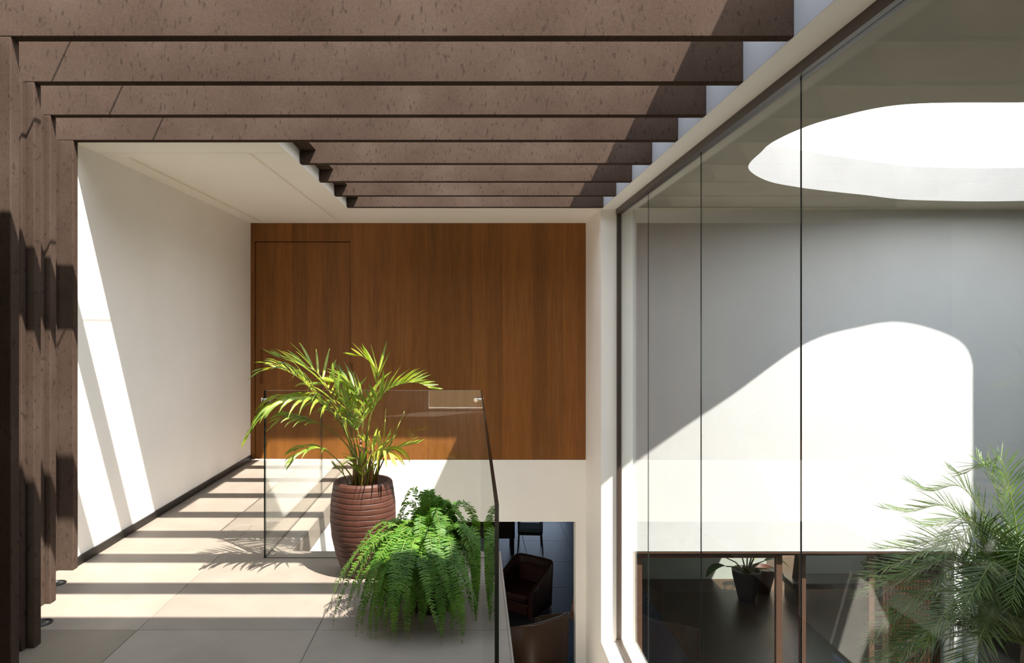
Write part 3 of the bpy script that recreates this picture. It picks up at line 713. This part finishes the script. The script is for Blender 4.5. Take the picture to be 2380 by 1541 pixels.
for k in range(36):
    th = math.radians(rp.uniform(0, 360)); tier = k % 3
    if tier == 0: date_frond(th, rp.uniform(.55, .8), rp.uniform(.5, .75), rp.uniform(.15, .45))
    elif tier == 1: date_frond(th, rp.uniform(.85, 1.05), rp.uniform(.28, .45), rp.uniform(-.35, -.05))
    else: date_frond(th, rp.uniform(.8, 1.0), rp.uniform(.0, .2), rp.uniform(-.65, -.4))
for deg, rch, ri, tz in ((180, 1.13, .60, .40), (184, 1.15, .34, .0), (176, .98, .52, .26), (170, .72, .78, .74), (150, .85, .82, .76), (200, 1.0, .44, .1), (190, 1.1, .2, -.15), (120, .5, 1.1, 1.05), (100, .4, 1.15, 1.15),
                        (210, .9, .6, .35), (165, 1.02, .45, .18), (178, 1.08, .08, -.28), (195, .8, .8, .6), (140, .7, .95, .95), (186, .98, .5, .15), (160, .9, .6, .5)):
    date_frond(math.radians(deg), rch, ri, tz)

# ================================================================= LOWER ROOM FURNITURE
def rot(v, a): return (v[0]*math.cos(a)-v[1]*math.sin(a), v[0]*math.sin(a)+v[1]*math.cos(a))
def armchair(loc, ang, leather, label):
    """tub armchair, front along local +y"""
    t = empty('armchair', loc, ang, label, 'armchair', 'leather armchairs in the lower room')
    W, D = .29, .29                       # half width, half depth
    def ztop(s):                          # s 0..1 along back-left-front: arm height
        return .70-.24*(s**1.1)
    # outer and inner outline of the shell, from left arm front round the back to right arm front
    out = []; inn = []; zt = []
    r = .07; th = .065
    path = [(-W, D, 1.0), (-W, D*.5, .75), (-W, 0, .50), (-W, -D*.5, .22), (-W+.012, -D+.05, .04), (-W+.05, -D+.01, 0), (-W*.5, -D-.005, 0), (0, -D-.01, 0)]
    path = path+[(-x, y, s) for x, y, s in reversed(path[:-1])]
    mb = MB(); n = len(path)
    for i, (x, y, s) in enumerate(path):
        p0 = path[max(0, i-1)]; p1 = path[min(n-1, i+1)]
        tx, ty = p1[0]-p0[0], p1[1]-p0[1]; l = math.hypot(tx, ty); nx, ny = -ty/l, tx/l      # points inwards
        if nx*-x+ny*-y < 0: nx, ny = -nx, -ny
        zt_ = ztop(s); fl = .02
        ring = [(x+nx*.03, y+ny*.03, .11), (x, y, .125), (x-nx*.004, y-ny*.004, .3), (x-nx*fl, y-ny*fl, zt_-.012), (x-nx*(fl-.008), y-ny*(fl-.008), zt_), (x+nx*(th-.028), y+ny*(th-.028), zt_), (x+nx*(th-.02), y+ny*(th-.02), zt_-.012), (x+nx*th, y+ny*th, .3), (x+nx*th, y+ny*th, .11)]
        mb.v += ring
    k = 9
    for i in range(n-1):
        for j in range(k): j2 = (j+1) % k; mb.face((i*k+j, i*k+j2, (i+1)*k+j2, (i+1)*k+j), 0, True)
    mb.face(tuple(range(k))); mb.face(tuple(reversed(range((n-1)*k, n*k))))
    sh = mb.build('shell', M[leather], t)
    MB().tube([Vector(mb.v[i*k+4])+Vector((0, 0, .002)) for i in range(n)], .005, 6).build('piping', M['piping'], sh)
    MB().box(-W+.068, W-.068, -D+.055, D-.005, .12, .27, 0, .02).build('seat_base', M[leather], t)
    MB().box(-W+.07, W-.07, -D+.06, D+.012, .272, .375, 0, .035).build('seat_cushion', M[leather], t)
    MB().box(-W+.075, W-.075, -D+.055, -D+.13, .377, .62, 0, .03).build('back_cushion', M[leather], t)
    for sx in (-1, 1):
        for sy in (-1, 1):
            MB().tube([(sx*(W-.045), sy*(D-.05), .112), (sx*(W-.03), sy*(D-.035), 0.0)], [.010, .006], 8).build('leg', M['darkwood'], t)
    return t
armchair((.69, 7.66, ZL+.012), math.atan2(.574, .815), 'leather2', 'tan leather armchair seen from behind, nearest in the lower room')
armchair((.70, 9.20, ZL+.012), math.pi-math.atan2(.58, .81), 'leather1', 'dark oxblood armchair beyond the tan one in the lower room')
rg = MB().box(-.9, 1.05, 7.2, 10.0, ZL+.0005, ZL+.010, 0, .003).build('rug', M['rug']); tag(rg, 'dark rug under the lower room armchairs', 'rug')

dc = empty('dining_chair', (P(1232, 1280, 11.9).x, 11.9, ZL), math.radians(-4), 'dark framed dining chair with blue grey seat at the far table', 'chair')
MB().box(-.20, .20, -.20, .20, .36, .42, 0, .015).build('seat', M['bluefabric'], dc)
MB().box(-.205, .205, -.205, .205, .31, .358, 0, .006).build('seat_frame', M['darkwood'], dc)
for sx in (-1, 1):
    MB().tube([(sx*.19, -.19, .34), (sx*.215, -.215, 0)], [.014, .009], 8).build('leg', M['darkwood'], dc)
    MB().tube([(sx*.19, .19, .78), (sx*.185, .18, .36), (sx*.195, .22, 0)], [.012, .014, .009], 8).build('leg', M['darkwood'], dc)
    MB().tube([(sx*.20, -.19, .34), (sx*.205, -.17, .56), (sx*.20, .17, .58)], .011, 8).build('armrest', M['darkwood'], dc)
MB().box(-.18, .18, .165, .195, .55, .78, 0, .01).build('backrest', M['bluefabric'], dc)
tb = empty('sideboard', (.1, 11.9, ZL), 0, 'black sideboard left of the dining chair', 'sideboard')
MB().box(-.95, .62, -.22, .22, .26, .66, 0, .006).build('body', M['darkwood'], tb)
for z_ in (.36, .46, .56): MB().box(-.93, .60, -.226, -.221, z_-.004, z_+.004).build('groove', M['black'], tb)
for sx in (-.9, .58):
    for sy in (-.18, .18): MB().box(sx-.03, sx+.03, sy-.03, sy+.03, 0, .26).build('leg', M['darkwood'], tb)

# ---- person standing behind the pier: only a hanging forearm and hand show past its edge
pe = empty('person', (1.42, 7.99, ZL), 0, 'person half hidden behind the cream pier, bare arm and hand hanging down', 'person')
S = .86
def skin_mesh(name, verts, edges, rads, m, sub=2, root=0, parent=None):
    me = bpy.data.meshes.new(name+'_cage'); me.from_pydata([tuple(v) for v in verts], edges, [])
    o = bpy.data.objects.new(name+'_cage', me); C.objects.link(o)
    md = o.modifiers.new('skin', 'SKIN'); md.use_smooth_shade = True
    for i, r in enumerate(rads): me.skin_vertices[0].data[i].radius = (r, r)
    for i in range(len(verts)): me.skin_vertices[0].data[i].use_root = (i == root)
    sb = o.modifiers.new('sub', 'SUBSURF'); sb.levels = sub; sb.render_levels = sub
    dg = bpy.context.evaluated_depsgraph_get(); dg.update()
    nm = bpy.data.meshes.new_from_object(o.evaluated_get(dg)); nm.name = name
    bpy.data.objects.remove(o)
    nm.materials.clear(); nm.materials.append(m)
    for p in nm.polygons: p.use_smooth = True
    r = bpy.data.objects.new(name, nm); C.objects.link(r); r.parent = parent; return r
hx, hy, hz = P(1331, 1424, 7.93)-Vector((1.42, 7.99, ZL))        # palm of the visible hand
V = [(0, 0, .80), (0, 0, .98), (0, .01, 1.12), (0, .01, 1.28), (0, .005, 1.36), (0, -.01, 1.46), (0, -.01, 1.56),
     (-.15, .01, 1.28), (-.19, 0, 1.02), (hx+.012, hy+.01, hz+.09), (hx, hy, hz),
     (.15, .01, 1.28), (.20, 0, 1.02), (.21, -.02, .82), (.21, -.03, .74),
     (-.075, 0, .74), (-.08, .0, .42), (-.08, .02, .07), (-.08, -.11, .03), (.075, 0, .74), (.08, 0, .42), (.08, .02, .07), (.08, -.11, .03)]
V = [(x*1.0, y, z_*S if i not in (9, 10) else z_) for i, (x, y, z_) in enumerate(V)]
E = [(0, 1), (1, 2), (2, 3), (3, 4), (4, 5), (5, 6), (3, 7), (7, 8), (8, 9), (9, 10), (3, 11), (11, 12), (12, 13), (13, 14), (0, 15), (15, 16), (16, 17), (17, 18), (0, 19), (19, 20), (20, 21), (21, 22)]
R = [.115, .10, .115, .085, .045, .078, .07, .05, .038, .021, .026, .05, .038, .024, .026, .075, .052, .036, .03, .075, .052, .036, .03]
body = skin_mesh('body', V, E, R, M['skin'], 2, 0, pe)
# five fingers, rooted in the palm
fv = []; fe_ = []; fr = []
for k, (ox, oy, ln_, sp_) in enumerate(((-.018, .0, .062, -.10), (-.006, -.004, .07, -.03), (.006, -.004, .066, .04), (.017, .0, .052, .10))):
    b0 = len(fv); base = Vector((hx+ox*.8, hy+oy, hz-.006))
    fv += [base, base+Vector((sp_*.02, -.004, -ln_*.42)), base+Vector((sp_*.04, -.012, -ln_*.75)), base+Vector((sp_*.05, -.022, -ln_))]
    fr += [.0085, .0078, .0070, .0055]; fe_ += [(b0, b0+1), (b0+1, b0+2), (b0+2, b0+3)]
    fo = skin_mesh('finger', fv[b0:], [(0, 1), (1, 2), (2, 3)], fr[b0:], M['skin'], 1, 0, pe)
tb0 = Vector((hx-.012, hy-.012, hz+.02))
skin_mesh('thumb', [tb0, tb0+Vector((-.016, -.014, -.02)), tb0+Vector((-.020, -.02, -.042)), tb0+Vector((-.018, -.026, -.058))], [(0, 1), (1, 2), (2, 3)], [.011, .0095, .008, .006], M['skin'], 1, 0, pe)
skin_mesh('dress', [(0, 0, .62), (0, 0, .82), (0, .0, .98), (0, .01, 1.10)], [(0, 1), (1, 2), (2, 3)], [.17, .135, .12, .13], M['cloth'], 2, 0, pe)
MB().lathe([(0, .0), (.06, .01), (.088, .06), (.088, .11), (.06, .155), (0, .17)], 20, (0, .02, 1.24), close_bottom=False).build('hair', M['hair'], pe)
MB().tube([(hx+.012+.026*math.cos(a), hy+.01+.026*math.sin(a), hz+.078) for a in [i*math.pi/8 for i in range(17)]], .004, 6).build('bracelet', M['steel'], pe)

# ================================================================= DEN BEHIND THE DOORS
def broadleaf(loc, label, potm, n, seed, leaves=True, r=.20, h=.42):
    t = empty('potted_plant', loc, 0, label, 'potted plant')
    MB().lathe([(0, .0005), (r*.55, .0005), (r*.72, h*.35), (r*.95, h*.8), (r, h), (r*.9, h), (r*.85, h*.9), (0, h*.88)], 32, close_bottom=False).build('pot', M[potm], t)
    rr = random.Random(seed)
    for k in range(n):
        th = k*2.4+rr.uniform(-.3, .3); ln_ = rr.uniform(.35, .7) if k > 4 else rr.uniform(.10, .26); rs = rr.uniform(.15, .4)
        c, s_ = math.cos(th), math.sin(th)
        tip = Vector((c*rs, s_*rs, h+ln_*.75)); b0 = Vector((0, 0, h*.85))
        mb = MB(); mb.tube([b0, b0.lerp(tip, .5)+Vector((0, 0, .05)), tip], [.012, .010, .007], 6, 1)
        L_ = rr.uniform(.30, .42); wd = L_*.42; d = Vector((c, s_, rr.uniform(.1, .6))).normalized(); sd_ = d.cross(Vector((0, 0, 1))).normalized(); q = tip.copy(); b = len(mb.v)
        for i in range(8):
            tt = i/7; hw = wd*.5*math.sin(math.pi*min(1, tt*.93+.07))**.7 if i < 7 else .002
            mb.v += [tuple(q-sd_*hw+Vector((0, 0, hw*.25))), tuple(q), tuple(q+sd_*hw+Vector((0, 0, hw*.25)))]
            q = q+d*(L_/7); d = (d+Vector((0, 0, -.22))).normalized()
        for i in range(7):
            i0 = b+i*3; mb.face((i0, i0+1, i0+4, i0+3), 0, True); mb.face((i0+1, i0+2, i0+5, i0+4), 0, True)
        mb.build('leaf', [M['bigleaf'], M['arecastem']], t)
    if n == 0: MB().lathe([(r*.86, h*.88), (0, h*.9)], 24).build('soil', M['soil'], t)
    return t
broadleaf((P(1735, 1390, 9.75).x, 9.75, ZL), 'dark pot with large broad leaves behind the sliding glass door', 'darkpot', 9, 3)
broadleaf((P(1764, 1390, 10.02).x+.06, 10.02, ZL), 'smaller brown pot just right of the broad-leaved plant', 'pot', 0, 4, r=.17, h=.36)
bn = empty('low_bench', (5.0, 9.75, ZL), 0, 'low dark bench right of the den plants', 'bench')
MB().box(-.55, .75, -.2, .2, .22, .30, 0, .008).build('top', M['darkwood'], bn)
for sx in (-.5, .66): MB().box(sx, sx+.05, -.18, .18, 0, .22).build('leg', M['darkwood'], bn)
cn = MB().lathe([(.085, .3005), (.07, .45), (.04, .75), (.02, .98), (0, 1.0)], 20, (4.62, 9.75, ZL)).build('cone_sculpture', M['trunk']); tag(cn, 'dark tapering cone standing on the low bench', 'sculpture')
fs = empty('garden_fence', (5.0, 12.2, ZL), 0, 'sunlit tan board fence outside the den window', 'fence')
for k in range(14): MB().box(-1.6, 3.0, 0, .03, .06+k*.15, .06+k*.15+.13, 0, .003).build('board', M['tan'], fs)
for k in range(3): MB().box(-1.5+k*2.1, -1.42+k*2.1, .031, .09, 0, 2.2).build('post', M['darkwood'], fs)
# hedges in the garden right of the courtyard
def hedge(name, x0, x1, y0, y1, h, label, n, seed):
    t = empty(name, ((x0+x1)/2, (y0+y1)/2, ZL), 0, label, 'hedge'); rr = random.Random(seed)
    mb = MB()
    for k in range(n):
        u, v, w_ = rr.uniform(-.5, .5)*(x1-x0), rr.uniform(-.5, .5)*(y1-y0), rr.uniform(.02, 1)*h
        a = Vector((rr.gauss(0, 1), rr.gauss(0, 1), rr.gauss(0, 1))).normalized(); c = a.cross(Vector((rr.gauss(0, 1), rr.gauss(0, 1), rr.gauss(0, 1)))).normalized(); l = rr.uniform(.05, .09)
        p = Vector((u, v, w_)); b = len(mb.v); mb.v += [tuple(p-a*l), tuple(p+c*l*.45), tuple(p+a*l), tuple(p-c*l*.45)]; mb.face((b, b+1, b+2, b+3))
    o = mb.build('foliage', M['hedge'], t); o['kind'] = 'stuff'
    MB().box(-(x1-x0)*.42, (x1-x0)*.42, -(y1-y0)*.36, (y1-y0)*.36, 0, h*.9, 0, .1).build('twig_core', M['darkpot'], t)
hedge('garden_hedge', 4.9, 6.4, 8.2, 8.7, 1.4, 'dark green hedge seen past the outer white post', 2500, 1)
